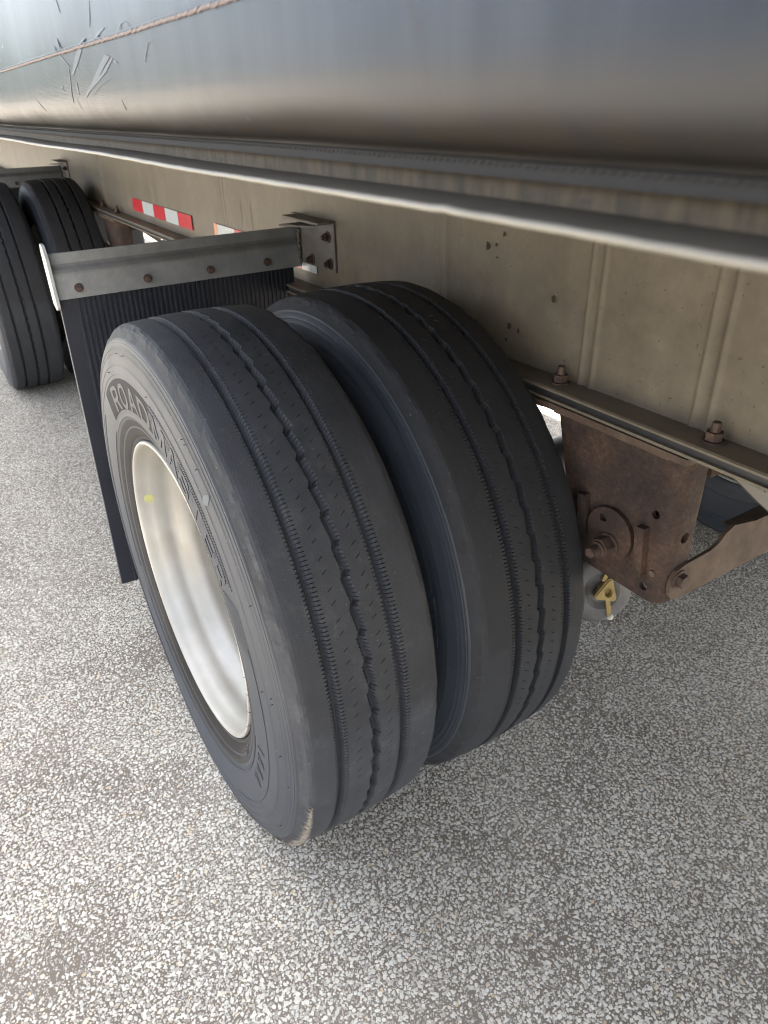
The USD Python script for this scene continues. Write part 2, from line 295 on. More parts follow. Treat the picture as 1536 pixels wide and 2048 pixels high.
# ------------------------------------------------------------------ ground
def sheet(x0, x1, y0, y1, z):
    return trimesh.Trimesh([[x0, y0, z], [x1, y0, z], [x1, y1, z], [x0, y1, z]], [[0, 1, 2], [0, 2, 3]], process=False)
g = obj('ground', sheet(-150, 150, -150, 150, 0.0), GROUND)
tag(g, kind='structure', label='pale exposed aggregate concrete yard with stones set in grey cement', category='ground')

# modelled stones: flat crushed stones bedded in the cement
protos = []
pi = UsdGeom.PointInstancer.Define(stage, '/World/aggregate_stones')
for k in range(14):
    n = rng.integers(9, 13)
    a = np.sort(rng.uniform(0, 2*math.pi, n)); rad = rng.uniform(.72, 1.0, n)
    asp = rng.uniform(.64, 1.0)
    low = np.stack([rad*np.cos(a), asp*rad*np.sin(a), np.full(n, -.5)], 1)
    top = low*[.84, .84, 0] + np.stack([np.zeros(n), np.zeros(n), rng.uniform(.22, .36, n)], 1)
    mesh = trimesh.convex.convex_hull(np.vstack([low, top, [[0, 0, .36]]]))
    p = obj('stone', mesh, STONE, pi.GetPrim()); protos.append(p.GetPath())
pos, scl, ori, idx = [], [], [], []
cell = .0088
nx = int(2*GR/cell)
gx, gy = np.meshgrid(np.arange(nx), np.arange(nx), indexing='ij')
def field(step, size0, size1, keep, seed):
    r = np.random.default_rng(seed); n = int(2*GR/step)
    X, Y = np.meshgrid(np.arange(n)*step-GR, np.arange(n)*step-GR, indexing='ij')
    X = X + r.uniform(-.42, .42, X.shape)*step + GC[0]; Y = Y + r.uniform(-.42, .42, Y.shape)*step + GC[1]
    X, Y = X.ravel(), Y.ravel()
    rr = np.hypot(X-GC[0], Y-GC[1])
    seen = rr < GR
    patch = meshkit.fbm(np.stack([X*4.2, Y*4.2, 0*X], 1), 4, 5)
    k = seen & (r.uniform(0, 1, len(X)) < keep*np.clip((GR-rr)/.45, 0, 1)) & (r.uniform(0, 1, len(X)) < np.clip(1.12-2.6*np.clip(patch-.52, 0, 1), .5, 1))
    X, Y, patch = X[k], Y[k], patch[k]; m = len(X)
    s = np.exp(r.uniform(np.log(size0), np.log(size1), m))
    sink = np.clip((patch-.46)*5, 0, 1)*r.uniform(.0, .75, m)
    zz_ = .0006 - sink*.0011 + r.uniform(-.0003, .0003, m)
    ang = r.uniform(0, 2*math.pi, m); tx, ty = r.normal(0, .10, m), r.normal(0, .10, m)
    q = np.stack([np.cos(ang/2), tx/2, ty/2, np.sin(ang/2)], 1); q /= np.linalg.norm(q, axis=1)[:, None]
    return np.stack([X, Y, zz_], 1), np.stack([s, s*r.uniform(.8, 1.1, m), s*r.uniform(.25, .45, m)], 1), q, r.integers(0, 14, m)
for a in (field(.0077, .0030, .0060, .96, 11), field(.0052, .0013, .0027, .9, 12)):
    pos.append(a[0]); scl.append(a[1]); ori.append(a[2]); idx.append(a[3])
pos, scl, ori, idx = map(np.concatenate, (pos, scl, ori, idx))
pi.CreatePrototypesRel().SetTargets(protos)
pi.CreatePositionsAttr(Vt.Vec3fArray.FromNumpy(pos.astype(np.float32)))
pi.CreateScalesAttr(Vt.Vec3fArray.FromNumpy(scl.astype(np.float32)))
pi.CreateOrientationsAttr(Vt.QuathArray([Gf.Quath(float(a), float(b), float(c), float(e)) for a, b, c, e in ori]))
pi.CreateProtoIndicesAttr(Vt.IntArray.FromNumpy(idx.astype(np.int32)))
tag(pi.GetPrim(), kind='stuff', label='pale crushed stones set in the cement of the yard', category='stones')

# ------------------------------------------------------------------ the trailer
TR = xf('semi_trailer')
tag(TR, label='semi trailer with beige frame beam, dual wheels, ribbed mud flaps and rusty suspension', category='trailer')
WEB, FL0, FL1 = .53, .470, .590                                    # beam web and flange edges (y)
CY = 1.08                                                           # the trailer's middle line
def mirror(m):
    m = m.copy(); v = np.array(m.vertices); v[:, 1] = 2*CY-v[:, 1]; return trimesh.Trimesh(v, np.array(m.faces)[:, ::-1], process=False)
X0, X1 = -8.5, 10.0
xs_long = np.linspace(X0, X1, 60)

# deck and side rail (one rub rail, its shelf and lip)
deck = obj('deck', bx(X0, X1, -.128, 2*CY+.128, 1.297, 1.329), DIRTY, TR)
def rail_wob(V):
    x = V[..., 0]; V[..., 2] += .0009*np.sin(2.1*x+.6) + .0006*np.sin(9*x)
    V[..., 1] += .0012*np.sin(1.7*x) ; return V
xs_rail = np.concatenate([np.linspace(X0, -1.2, 40), np.linspace(-1.15, 1.6, 300), np.linspace(1.65, X1, 20)])
shelf = obj('rail_shelf', strip_x([(-.168, 1.2874), (-.168, 1.2908), (-.128, 1.2914), (-.128, 1.2874)], xs_rail, True, rail_wob), SHELF, TR, 30)
def lip_wob(V):
    V = rail_wob(V); x = V[..., 0]
    nick = .0012*np.exp(-((x-.885)/.0035)**2) + .0009*np.exp(-((x-.62)/.003)**2)
    nn = meshkit.fbm(np.stack([V[..., 0]*60, V[..., 1]*60, V[..., 2]*60], -1), 3, 3)-.5
    V[..., 2] += .0009*nn + nick*.5; V[..., 1] += nick + .0007*nn; return V
lip = obj('rail_lip', strip_x([(-.1690+.0022*math.cos(t), 1.2892+.0019*math.sin(t)) for t in np.linspace(0, 2*math.pi, 12, endpoint=False)], xs_rail, True, lip_wob), LIP, shelf, True)
face = obj('rail_face', strip_x([(-.134, 1.2916), (-.134, 1.3045), (-.1285, 1.3095), (-.1285, 1.2916)], xs_rail, True, rail_wob), DIRTY, TR, 30)

# main beams
def beam_parts():
    out = []
    out.append(('web', bx(X0, X1, WEB-.004, WEB+.004, .9005, 1.2965)))
    return out
webx = np.concatenate([np.linspace(X0, -3, 40), np.linspace(-2.95, 1.2, 1800), np.linspace(1.3, X1, 12)])
webz = np.linspace(.902, 1.2965, 24)
def web_mesh():
    Xg, Zg = np.meshgrid(webx, webz, indexing='ij')
    Y = np.full_like(Xg, WEB-.004)
    for xr in (-2.9, -2.05, -1.25, -.035, .372, .60, 1.02, 1.6):                            # vertical stiffener ridges showing through
        Y -= .0024*np.exp(-((Xg-xr+.013)/.0036)**2) + .0030*np.exp(-((Xg-xr-.013)/.0046)**2) - .0008*np.exp(-((Xg-xr)/.006)**2)
    Y += .0035*(meshkit.fbm(np.stack([Xg*2.2, 0*Xg, Zg*3], -1), 3, 9)-.5)
    # ghost of an embossed badge
    ex, ez = np.abs(Xg+1.06)-.040, np.abs(Zg-1.042)-.042
    dd = np.maximum(ex, ez); Y -= .0036*np.exp(-(dd/.005)**2)
    Y -= .0016*np.exp(-((Zg-1.05-(Xg+1.06)*.4)/.004)**2)*((np.abs(Xg+1.06) < .026))
    Y -= .0016*np.exp(-((Zg-1.022+(Xg+1.06)*.3)/.004)**2)*((np.abs(Xg+1.06) < .026))
    nxg, nzg = Xg.shape; V = np.stack([Xg, Y, Zg], -1).reshape(-1, 3)
    i = (np.arange(nxg-1)[:, None]*nzg+np.arange(nzg-1)[None]).ravel()
    F = np.concatenate([np.stack([i, i+nzg, i+nzg+1], 1), np.stack([i, i+nzg+1, i+1], 1)])
    back = bx(X0, X1, WEB-.0005, WEB+.004, .902, 1.2965)
    return cat([trimesh.Trimesh(V, F, process=False), back])
beam = obj('main_beam', web_mesh(), BEIGE, TR, 40)
# bottom flange: top plate, black strip, lower plate
def fl_wob(V):
    V[..., 1] += .0012*np.sin(3.1*V[..., 0]+1); return V
xf_ = np.linspace(X0, X1, 160)
obj('flange_plate', strip_x([(FL0, .8965), (FL0, .9000), (FL0+.003, .9022), (FL1, .9022), (FL1, .8965)], xf_, True, fl_wob), BEIGE, beam, 30)
obj('black_strip', strip_x([(FL0+.006, .8850), (FL0+.006, .8963), (FL1-.01, .8963), (FL1-.01, .8850)], xf_, True, fl_wob), BLACKPAINT, beam, 30)
obj('flange_plate', strip_x([(FL0-.001, .8800), (FL0-.001, .8848), (FL1, .8848), (FL1, .8800)], xf_, True, fl_wob), BEIGE, beam, 30)
beam2 = obj('main_beam', mirror(cat([bx(X0, X1, WEB-.004, WEB+.004, .902, 1.2965), bx(X0, X1, FL0, FL1, .880, .9018)])), BEIGE, TR)
# reflective tape
def tape(x0, x1, m): obj('reflective_tape', bx(x0, x1, WEB-.0085, WEB-.0072, .935, .986), m, beam)
xe = np.linspace(-2.375, -1.585, 6)
for k in range(5): tape(xe[k], xe[k+1]-.0015, (RED, SILVER)[k % 2])
tape(-1.355, -1.325, ORANGE); tape(-1.323, -1.17, SILVER); tape(-1.168, -1.01, RED); tape(-1.008, -.85, SILVER); tape(-.848, -.69, RED); tape(-.688, -.60, SILVER)
for k in range(5): tape(-4.95+.158*k, -4.95+.158*(k+1)-.0015, (RED, SILVER)[k % 2])
# bolts standing on the flange
def stand_bolt(x, y, z0, parent, s=1.0):
    b = cat([cyl((x, y, z0), (0, 0, 1), .021*s, .004*s, 24), prism(hexa(.0165*s, 15+30*math.sin(x*9)), .016*s, (1, 0, 0), (0, 1, 0), (0, 0, 1), (x, y, z0+.004*s)),
             cyl((x, y, z0+.019*s), (0, 0, 1), .0095*s, .020*s, 16, .008*s)])
    return obj('bolt', b, BOLT, parent)
for x in (.335, .640, -2.62, -2.9, -3.4): stand_bolt(x, .505, .9022, beam, .78)
# dark spots where mud dried on the web
def blot(seed, x, z, s):
    r = np.random.default_rng(seed); pts = [(x+s*k*math.cos(t)*.8, z+s*k*math.sin(t)*1.3) for t, k in zip(np.linspace(0, 2*math.pi, 14, endpoint=False), r.uniform(.55, 1.2, 14))]
    return prism(Polygon(pts).buffer(s*.25).buffer(-s*.5).buffer(s*.2), .0012, (1, 0, 0), (0, 0, 1), (0, -1, 0), (0, WEB-.0062, 0))
mud = [blot(i, *q) for i, q in enumerate([(0.102, 1.098, 0.006), (0.125, 1.103, 0.003), (0.145, 1.124, 0.004), (0.281, 1.034, 0.006), (0.174, 0.964, 0.006), (0.168, 0.937, 0.004), (0.2, 0.959, 0.004), (0.129, 1.081, 0.002)])]
MUD = plain('dried_mud', (.035, .025, .018), .9)
for q in mud: obj('mud_spot', q, MUD, beam)

# ------------------------------------------------------------------ tyres and wheels
RT, ZC = .52, .508
GRV = (-.065, -.005, .046)                                         # the three tread grooves
def crown(ay):
    return RT - .0052*(np.minimum(ay, .112)/.112)**2 - .0085*np.clip((ay-.104)/.0145, 0, 1)**2.4 - .0148*np.clip((ay-.1175)/.010, 0, 1)**1.15
def tread_mesh(detail, seed, mir=False):
    P = 72 if detail else 72
    cols, sip, blk, tick = [], [], [], []
    two = 2*math.pi
    pitch = two/(P*7)
    mm = pitch/6.48                                                # one millimetre of arc
    for k in range(P*7):
        t0 = k*pitch; deg = math.degrees(t0)
        fine = detail and not (150 < deg < 285)
        if fine:
            for o, s, b in ((-.8, 0, 0), (0, 1, 0), (.8, 0, 0), (1.9, 0, 0), (2.25, 0, 1), (4.9, 0, 1), (5.25, 0, 0)):
                cols.append(t0+o*mm); sip.append(s); blk.append(b); tick.append(s and k % 7 in (1, 4))
        elif k % 2 == 0 or not detail and k % 1 == 0:
            cols.append(t0); sip.append(0); blk.append(0); tick.append(0)
    th = np.array(cols); sip = np.array(sip); blk = np.array(blk); tick = np.array(tick)
    rows = []                                                       # (y, drop, sipe drop, zigzag, block, tick)
    def row(y, drop=0, sd=0, zg=0, bl=0, tk=0): rows.append((y, drop, sd, zg, bl, tk))
    for y in (-.1275, -.1245, -.1205, -.1165, -.1125, -.108, -.102, -.095, -.087, -.0795): row(y)
    gm = .001
    def groove(c, zg, left, right):
        row(c-left*gm-.0005, 0, 0, zg); row(c-left*gm, 0, .0038, zg)
        for o, dr, sd, bl in ((-.0072, 0, .0045, 0), (-.0068, .0006, .0050, 0), (-.0056, .0120, 0, 0), (-.0038, .0145, 0, 0), (-.0035, .0145, 0, .0032), (-.0011, .0145, 0, .0032), (-.0008, .0145, 0, 0),
                              (.0008, .0142, 0, 0), (.0030, .0125, 0, 0), (.0064, .0010, .0050, 0), (.0072, 0, .0045, 0)): row(c+o, dr, sd, zg, bl)
        row(c+right*gm, 0, .0038, zg); row(c+right*gm+.0005, 0, 0, zg)
    def rib(c):
        for o, tk in ((-.004, 0), (-.0035, .0028), (.0035, .0028), (.004, 0)): row(c+o, 0, 0, 0, 0, tk)
    groove(GRV[0], 0, 10, 12.5); rib(-.034); groove(GRV[1], 1, 7.8, 7.8); rib(.021); groove(GRV[2], 0, 10, 13.5)
    for y in (.066, .074, .082, .089, .095, .101, .1065, .1115, .116, .1205, .1245, .1275): row(y)
    rows_ = np.array(rows); y = rows_[:, 0]
    nc, nr = len(th), len(rows)
    # sipes lean across the ribs
    shear = np.interp(y, [-.13, -.078, -.060, -.034-.004, -.034+.004, -.014, .004, .021-.004, .021+.004, .038, .054, .13], [0, 0, .0003, .0003, -.0042, -.0046, -.0046, -.0046, -.0094, -.0094, -.0104, -.0104])
    TH = th[:, None] - shear[None]/RT
    ph = (TH*P/two) % 1.0
    zig = np.where(ph < .80, .0025-.0050*ph/.80, -.0025+.0050*(ph-.80)/.20)
    Y = y[None] + zig*rows_[None, :, 3]*(.999)*np.where(rows_[None, :, 3] > 0, 1, 0)
    # crown: nearly flat, rounded at the shoulders
    ay = np.abs(Y)
    R = crown(ay)
    drop = rows_[None, :, 1] + rows_[None, :, 2]*sip[:, None] - rows_[None, :, 4]*blk[:, None] + rows_[None, :, 5]*tick[:, None]
    R = R-drop
    wear = meshkit.fbm(np.stack([np.cos(TH)*16, np.sin(TH)*16, Y*90], -1), 4, seed)-.5
    edge = np.exp(-((ay-.1165)/.006)**2)
    R = R + wear*(.0012 + .0065*edge); Y = Y + wear*.005*edge*np.sign(Y)
    V = np.stack([R*np.cos(TH), Y, R*np.sin(TH)], -1)
    if mir: V[..., 1] *= -1
    V = V.reshape(-1, 3)
    i = np.arange(nc); j = (i+1) % nc; kk = np.arange(nr-1)
    a = (i[:, None]*nr+kk).ravel(); b = (j[:, None]*nr+kk).ravel()
    F = np.concatenate([np.stack([a, b, b+1], 1), np.stack([a, b+1, a+1], 1)])
    if mir: F = F[:, ::-1]
    F = F[:, ::-1]
    # flattened where it stands on the ground
    lo = V[:, 2] < .0015-ZC
    V[lo, 2] = .0015-ZC
    return trimesh.Trimesh(V, F, process=False)

def lathe_y(prof, n=300, ripple=None):
    """revolves (r, y) about the y axis"""
    P = np.asarray(prof, float); t = np.linspace(0, 2*math.pi, n, endpoint=False)
    V = np.stack([P[None, :, 0]*np.cos(t)[:, None], np.repeat(P[None, :, 1], n, 0), P[None, :, 0]*np.sin(t)[:, None]], -1)
    m = len(P); i = np.arange(n); j = (i+1) % n; k = np.arange(m-1)
    a = (i[:, None]*m+k).ravel(); b = (j[:, None]*m+k).ravel()
    F = np.concatenate([np.stack([a, b, b+1], 1), np.stack([a, b+1, a+1], 1)])
    return trimesh.Trimesh(V.reshape(-1, 3), F, process=False)
# outer sidewall, from the shoulder to the bead: (r, distance outward from the tyre's middle)
SIDEPTS = [(.4972, .1205), (.4950, .1240), (.4935, .1264), (.4917, .1283), (.4895, .1294), (.4872, .1296), (.4866, .1306), (.4855, .1308), (.4846, .1303), (.4790, .1322), (.4784, .1331), (.4772, .1333), (.4764, .1326),
           (.4700, .1346), (.4694, .1354), (.4682, .1355), (.4676, .1350), (.458, .1378), (.4500, .1395), (.4494, .1403), (.4476, .1406), (.4470, .1400), (.4450, .1404), (.436, .1413), (.432, .1415), (.4316, .1409),
           (.420, .1413), (.400, .1412), (.385, .1406), (.370, .1395), (.3575, .1380), (.3568, .1386), (.3545, .1386), (.3538, .1376), (.345, .1352), (.335, .1318), (.3335, .1322), (.3315, .1318), (.330, .1302), (.320, .1270), (.312, .1235), (.306, .1190), (.300, .1130)]
def side_y(r):
    q = SIDEPTS[::-1]; return np.interp(r, [a for a, b in q], [b for a, b in q])
def dense(pts):
    out = [pts[0]]
    for a, b in zip(pts[:-1], pts[1:]):
        n = max(1, int(math.hypot(b[0]-a[0], b[1]-a[1])/.006))
        out += [(a[0]+(b[0]-a[0])*k/n, a[1]+(b[1]-a[1])*k/n) for k in range(1, n+1)]
    return out
def sidewall_mesh(sign, n=420):
    P = dense(SIDEPTS); m = lathe_y([(r, sign*y) for r, y in P], n)
    if sign < 0: m = trimesh.Trimesh(m.vertices, np.array(m.faces)[:, ::-1], process=False)
    V = np.array(m.vertices); lo = V[:, 2] < -.40
    V[lo, 1] *= 1 + .03*np.clip((-.40-V[lo, 2])/.1, 0, 1)
    V[:, 2] = np.maximum(V[:, 2], .002-ZC)
    return trimesh.Trimesh(V, m.faces, process=False)
RIM = [(.3005, .1130), (.3035, .1180), (.3040, .1215), (.3025, .1245), (.2995, .1255), (.2965, .1240), (.2945, .1195), (.2930, .1100), (.2915, .102), (.2870, .0900), (.2855, .080), (.2845, .060), (.2820, .052), (.2745, .042), (.2670, .030), (.2640, .018), (.2640, -.030),
       (.2665, -.042), (.2720, -.052), (.2735, -.060), (.2700, -.069), (.255, -.075), (.18, -.081), (.145, -.081), (.143, -.07), (.138, -.01), (.132, -.004), (.0001, -.002)]
def rim_mesh(sign, n=200):
    m = lathe_y([(r, sign*y) for r, y in dense(RIM)], n)
    F = np.array(m.faces)
    return trimesh.Trimesh(m.vertices, F if sign > 0 else F[:, ::-1], process=False)
def barrel_mesh(sign, n=120):
    m = lathe_y([(r, sign*y) for r, y in [(.2735, -.06), (.285, -.08), (.292, -.11), (.3035, -.118), (.300, -.1255), (.292, -.118), (.282, -.085), (.268, -.062)]], n)
    return trimesh.Trimesh(m.vertices, np.array(m.faces) if sign < 0 else np.array(m.faces)[:, ::-1], process=False)

# --- near outer wheel
YIN = .324
wheel = xf('wheel', TR, (0, 0, ZC)); tag(wheel, label='outer wheel with raised letters on the tyre and a bright deep rim')
obj('tread', tread_mesh(True, 21), TREAD, wheel)
obj('sidewall', sidewall_mesh(-1), SIDE, wheel, 50)
obj('sidewall', sidewall_mesh(1, 160), SIDE, wheel, 50)
rim = obj('rim', cat([rim_mesh(-1), barrel_mesh(-1)]), ALU, wheel, 40)

def wrap(m, th0, rbase, lift=.0, side=-1):
    """bends a flat mesh (x along the arc, y outward, z proud) on to the sidewall; th0 is the angle of x = 0, and x runs clockwise"""
    V = np.array(m.vertices); r = rbase+V[:, 1]; t = th0-V[:, 0]/(rbase+.024)
    return trimesh.Trimesh(np.stack([r*np.cos(t), side*(side_y(r)+lift+V[:, 2]), r*np.sin(t)], 1), np.array(m.faces) if True else None, process=False)
def fine(m, e):
    v, f = trimesh.remesh.subdivide_to_size(m.vertices, m.faces, e, max_iter=6); return trimesh.Trimesh(v, f, process=False)
def sector(r0, r1, t0, t1, lift, thick, rnd=.0, n=60, slant=0.0):
    """a thin panel on the sidewall between two radii and two angles (degrees)"""
    rs = np.linspace(r0, r1, 9); ts = np.linspace(math.radians(t0), math.radians(t1), n)
    V = []; F = []
    for t in ts:
        for k, r in enumerate(rs):
            tt = t + slant*(r-r0)/(r1-r0)
            e = 0 if 0 < k < 8 else -thick
            V.append((r*math.cos(tt), -(side_y(r)+lift+e), r*math.sin(tt)))
    for i in range(n-1):
        for k in range(8):
            a = i*9+k; b = a+9; F += [(a, b, b+1), (a, b+1, a+1)]
    return trimesh.Trimesh(np.array(V), np.array(F)[:, ::-1], process=False)
# dark name panel, its letters and the hatched band behind the later letters
obj('name_panel', sector(.3600, .4320, 79.5, 128, .0005, .003, n=90), PANEL, wheel, 40)
obj('bead_band', sector(.3075, .3525, -180, 179.99, .0004, .002, n=360), BEAD, wheel, 40)
slots = [('r', 119.5, 110.5), ('O', 109, 100.5), ('A', 99, 90.5), ('D', 89, 80.5), ('M', 79, 69.8), ('A', 68.5, 62.3), ('S', 61, 55.2), ('T', 54, 48), ('E', 46.5, 40.6), ('R', 39.5, 33.5)]
for ch, a0, a1 in slots:
    w = math.radians(a0-a1)*(.369+.024)
    m = meshkit.text_mesh(ch.upper(), .046, .0030, bold=True); b = m.bounds
    m.apply_translation((-b[0][0], -b[0][1], -.0018)); m.apply_scale((w/(b[1][0]-b[0][0]), .047/(b[1][1]-b[0][1]), 1))
    obj('letter', wrap(fine(m, .008), math.radians(a0), .3690), LETTER if a0 > 80 else SIDE, wheel)
hat = []
for t in np.arange(80.0, 21.0, -.62):
    hat.append(sector(.4195 if t > 33 else .372, .4285, t, t-.30, .0016, .003, n=2, slant=-.02 if t > 33 else -.09))
for a in (79.5, 69.1, 61.6, 54.6, 47.3, 40.0):
    for k in range(-2, 3): hat.append(sector(.395, .4185, a+k*.55, a+k*.55-.26, .0014, .003, n=2, slant=-.02))
obj('serration', cat(hat), SIDE, wheel)
# small outlined panels lower on the sidewall and an inner dark panel to the left
low = [sector(.3585, .3610, a0, a1, .0012, .003, n=40) for a0, a1 in ((-150, -12), (135, 200))] + [sector(.4180, .4205, a0, a1, .0010, .003, n=40) for a0, a1 in ((-62, 20), (140, 240))]
low += [sector(.372, .405, -13-k*3.1, -13-k*3.1-1.1, .0012, .003, n=3, slant=.03*(-1)**k) for k in range(7)]
obj('moulded_line', cat(low), SIDE, wheel, 40)
for s, a0 in (('TIRE', 5.0), ('E4', -33)):
    m = meshkit.text_mesh(s, .018, .0022, bold=False); m.apply_translation((0, 0, -.0012))
    obj('small_letters', wrap(fine(m, .006), math.radians(a0), .322 if s == 'E4' else .326), SIDE, wheel)
# rubber hairs left by the mould
hairs = []
hr = np.random.default_rng(5)
for a in (62, 55, 44, 33, 27, 14, 2, -6, -15, -24):
    t = math.radians(a); r = .3075; p0 = np.array([r*math.cos(t), -side_y(r), r*math.sin(t)])
    out = np.array([-math.cos(t)*.5, -1, -math.sin(t)*.5])*.008; side = np.array([math.sin(t), 0, -math.cos(t)])*hr.uniform(-.004, .004)
    hairs.append(tube([p0, p0+out*.5+side*.2, p0+out+side], [.0006, .0005, .0003], 5))
for k in range(14):
    t = hr.uniform(-1.0, 2.0); r = hr.choice([.462, .474, .44, .468]); p0 = np.array([r*math.cos(t), -side_y(r), r*math.sin(t)]); out = np.array([0, -1, 0])*hr.uniform(.0015, .003)
    hairs.append(tube([p0, p0+out, p0+out*1.6+hr.normal(0, .0006, 3)], [.0007, .0006, .0004], 5))
for q in hairs: obj('rubber_hair', q, PANEL, wheel)
# yellow sticker inside the barrel
pb = np.array([-0.2739, -0.0985, 0.0732]); tb = math.atan2(pb[2], pb[0])
st = []
nT = 28
V = [(0, 0)]+[(.0125*math.cos(t), .0105*math.sin(t)) for t in np.linspace(0, 2*math.pi, nT, endpoint=False)]
rb = lambda y: np.interp(-y, [b for a, b in RIM[7:16]][::-1], [a for a, b in RIM[7:16]][::-1])
V3 = []
for a, b in V:
    y = pb[1]+b; r = rb(y)-.0008; t = tb+a/r; V3.append((r*math.cos(t), y, r*math.sin(t)))
obj('sticker', trimesh.Trimesh(np.array(V3), [(0, 1+(k+1) % nT, 1+k) for k in range(nT)], process=False), LIME, wheel)
# dust scuffed on to the lower shoulder, and two splash marks
def patch(t0, t1, ya, yb, seed, lift, n=60, m=8):
    r = np.random.default_rng(seed); V = []; F = []
    for i in range(n):
        t = math.radians(t0+(t1-t0)*i/(n-1)); f = math.sin(math.pi*i/(n-1))**.6
        c = (ya+yb)/2; h = (yb-ya)/2*f*r.uniform(.25, 1.15); c += r.normal(0, .0016)
        for k in range(m):
            y = c-h+2*h*k/(m-1); ay = abs(y); rr = float(crown(ay))+lift
            z = max(rr*math.sin(t), .0024-ZC); V.append((rr*math.cos(t), y, z))
    for i in range(n-1):
        for k in range(m-1): a = i*m+k; F += [(a, a+m, a+m+1), (a, a+m+1, a+1)]
    return trimesh.Trimesh(np.array(V), np.array(F)[:, ::-1], process=False)
obj('dust_scuff', patch(-60, -12, -.1215, -.108, 4, .0034, n=400), DUST, wheel, True)
def splash(pts):
    m = fine(trimesh.creation.extrude_polygon(Polygon(pts).buffer(.0008), .0003, engine='earcut'), .006); return m
td = [(.0075*math.sin(a)*(1 if math.cos(a) < .2 else 1-.75*math.cos(a)), -.0085*-math.cos(a)*(1 if math.cos(a) < 0 else 1.6)) for a in np.linspace(0, 2*math.pi, 28, endpoint=False)]
obj('splash_mark', wrap(splash(td), math.radians(49.3), .4570, .0003), CHALK, wheel, True)

# --- near inner wheel (the dual, mirrored)
wheel2 = xf('wheel', TR, (0, YIN, ZC)); tag(wheel2, label='inner wheel of the near dual pair, coloured darker to stand for the shade of the deck')
obj('tread', tread_mesh(True, 33, mir=True), TREAD_SHADED, wheel2)
obj('sidewall', sidewall_mesh(-1), SIDE, wheel2, 50)
obj('sidewall', sidewall_mesh(1, 160), SIDE, wheel2, 50)
obj('rim', cat([rim_mesh(1, 120), barrel_mesh(1)]), ALU, wheel2, 40)
m = meshkit.text_mesh('TIRE', .026, .0026, bold=True); b = m.bounds; m.apply_translation((-b[0][0], 0, -.0014)); m.apply_scale((1.25, 1, 1))
obj('letters', wrap(fine(m, .006), math.radians(15), .395), SIDE, wheel2)
obj('serration', cat([sector(.397, .420, t, t-.30, .0012, .003, n=2, slant=-.02) for t in np.arange(58, 17, -.75)]), SIDE, wheel2)

# --- far and opposite wheels share one simpler wheel
src = stage.CreateClassPrim('/World/plain_wheel')
def obj_at(path, mesh, mat_, smooth=False): return usdkit.mesh(stage, path, mesh, mat_, smooth).GetPrim()
obj_at('/World/plain_wheel/tread', tread_mesh(False, 44), TREAD_SHADED)
obj_at('/World/plain_wheel/sidewall', sidewall_mesh(-1, 180), SIDE, 50)
obj_at('/World/plain_wheel/sidewall_001', sidewall_mesh(1, 180), SIDE, 50)
obj_at('/World/plain_wheel/rim', cat([rim_mesh(-1, 100), barrel_mesh(-1, 100)]), ALU, 40)
def add_wheel(x, y, turn, rot=0.0):
    w = xf('wheel', TR, (x, y, ZC), turn)
    if rot: UsdGeom.Xformable(w).AddRotateYOp().Set(rot)
    w.GetReferences().AddInternalReference('/World/plain_wheel'); w.SetInstanceable(True); return w
XF = -3.20
add_wheel(XF, 0, 0); add_wheel(XF, YIN, 180)
for x in (0, XF):
    add_wheel(x, 2*CY-YIN, 0); add_wheel(x, 2*CY, 180)
for x in (0, XF):
    obj('axle', cat([cyl((x, .30, ZC), (0, 1, 0), .063, 2*CY-.6, 32), cyl((x, -.02, ZC), (0, 1, 0), .125, .09, 32), cyl((x, .40, ZC), (0, 1, 0), .20, .16, 40), cyl((x, 2*CY-.56, ZC), (0, 1, 0), .20, .16, 40)]), BLACKPAINT, TR, 30)

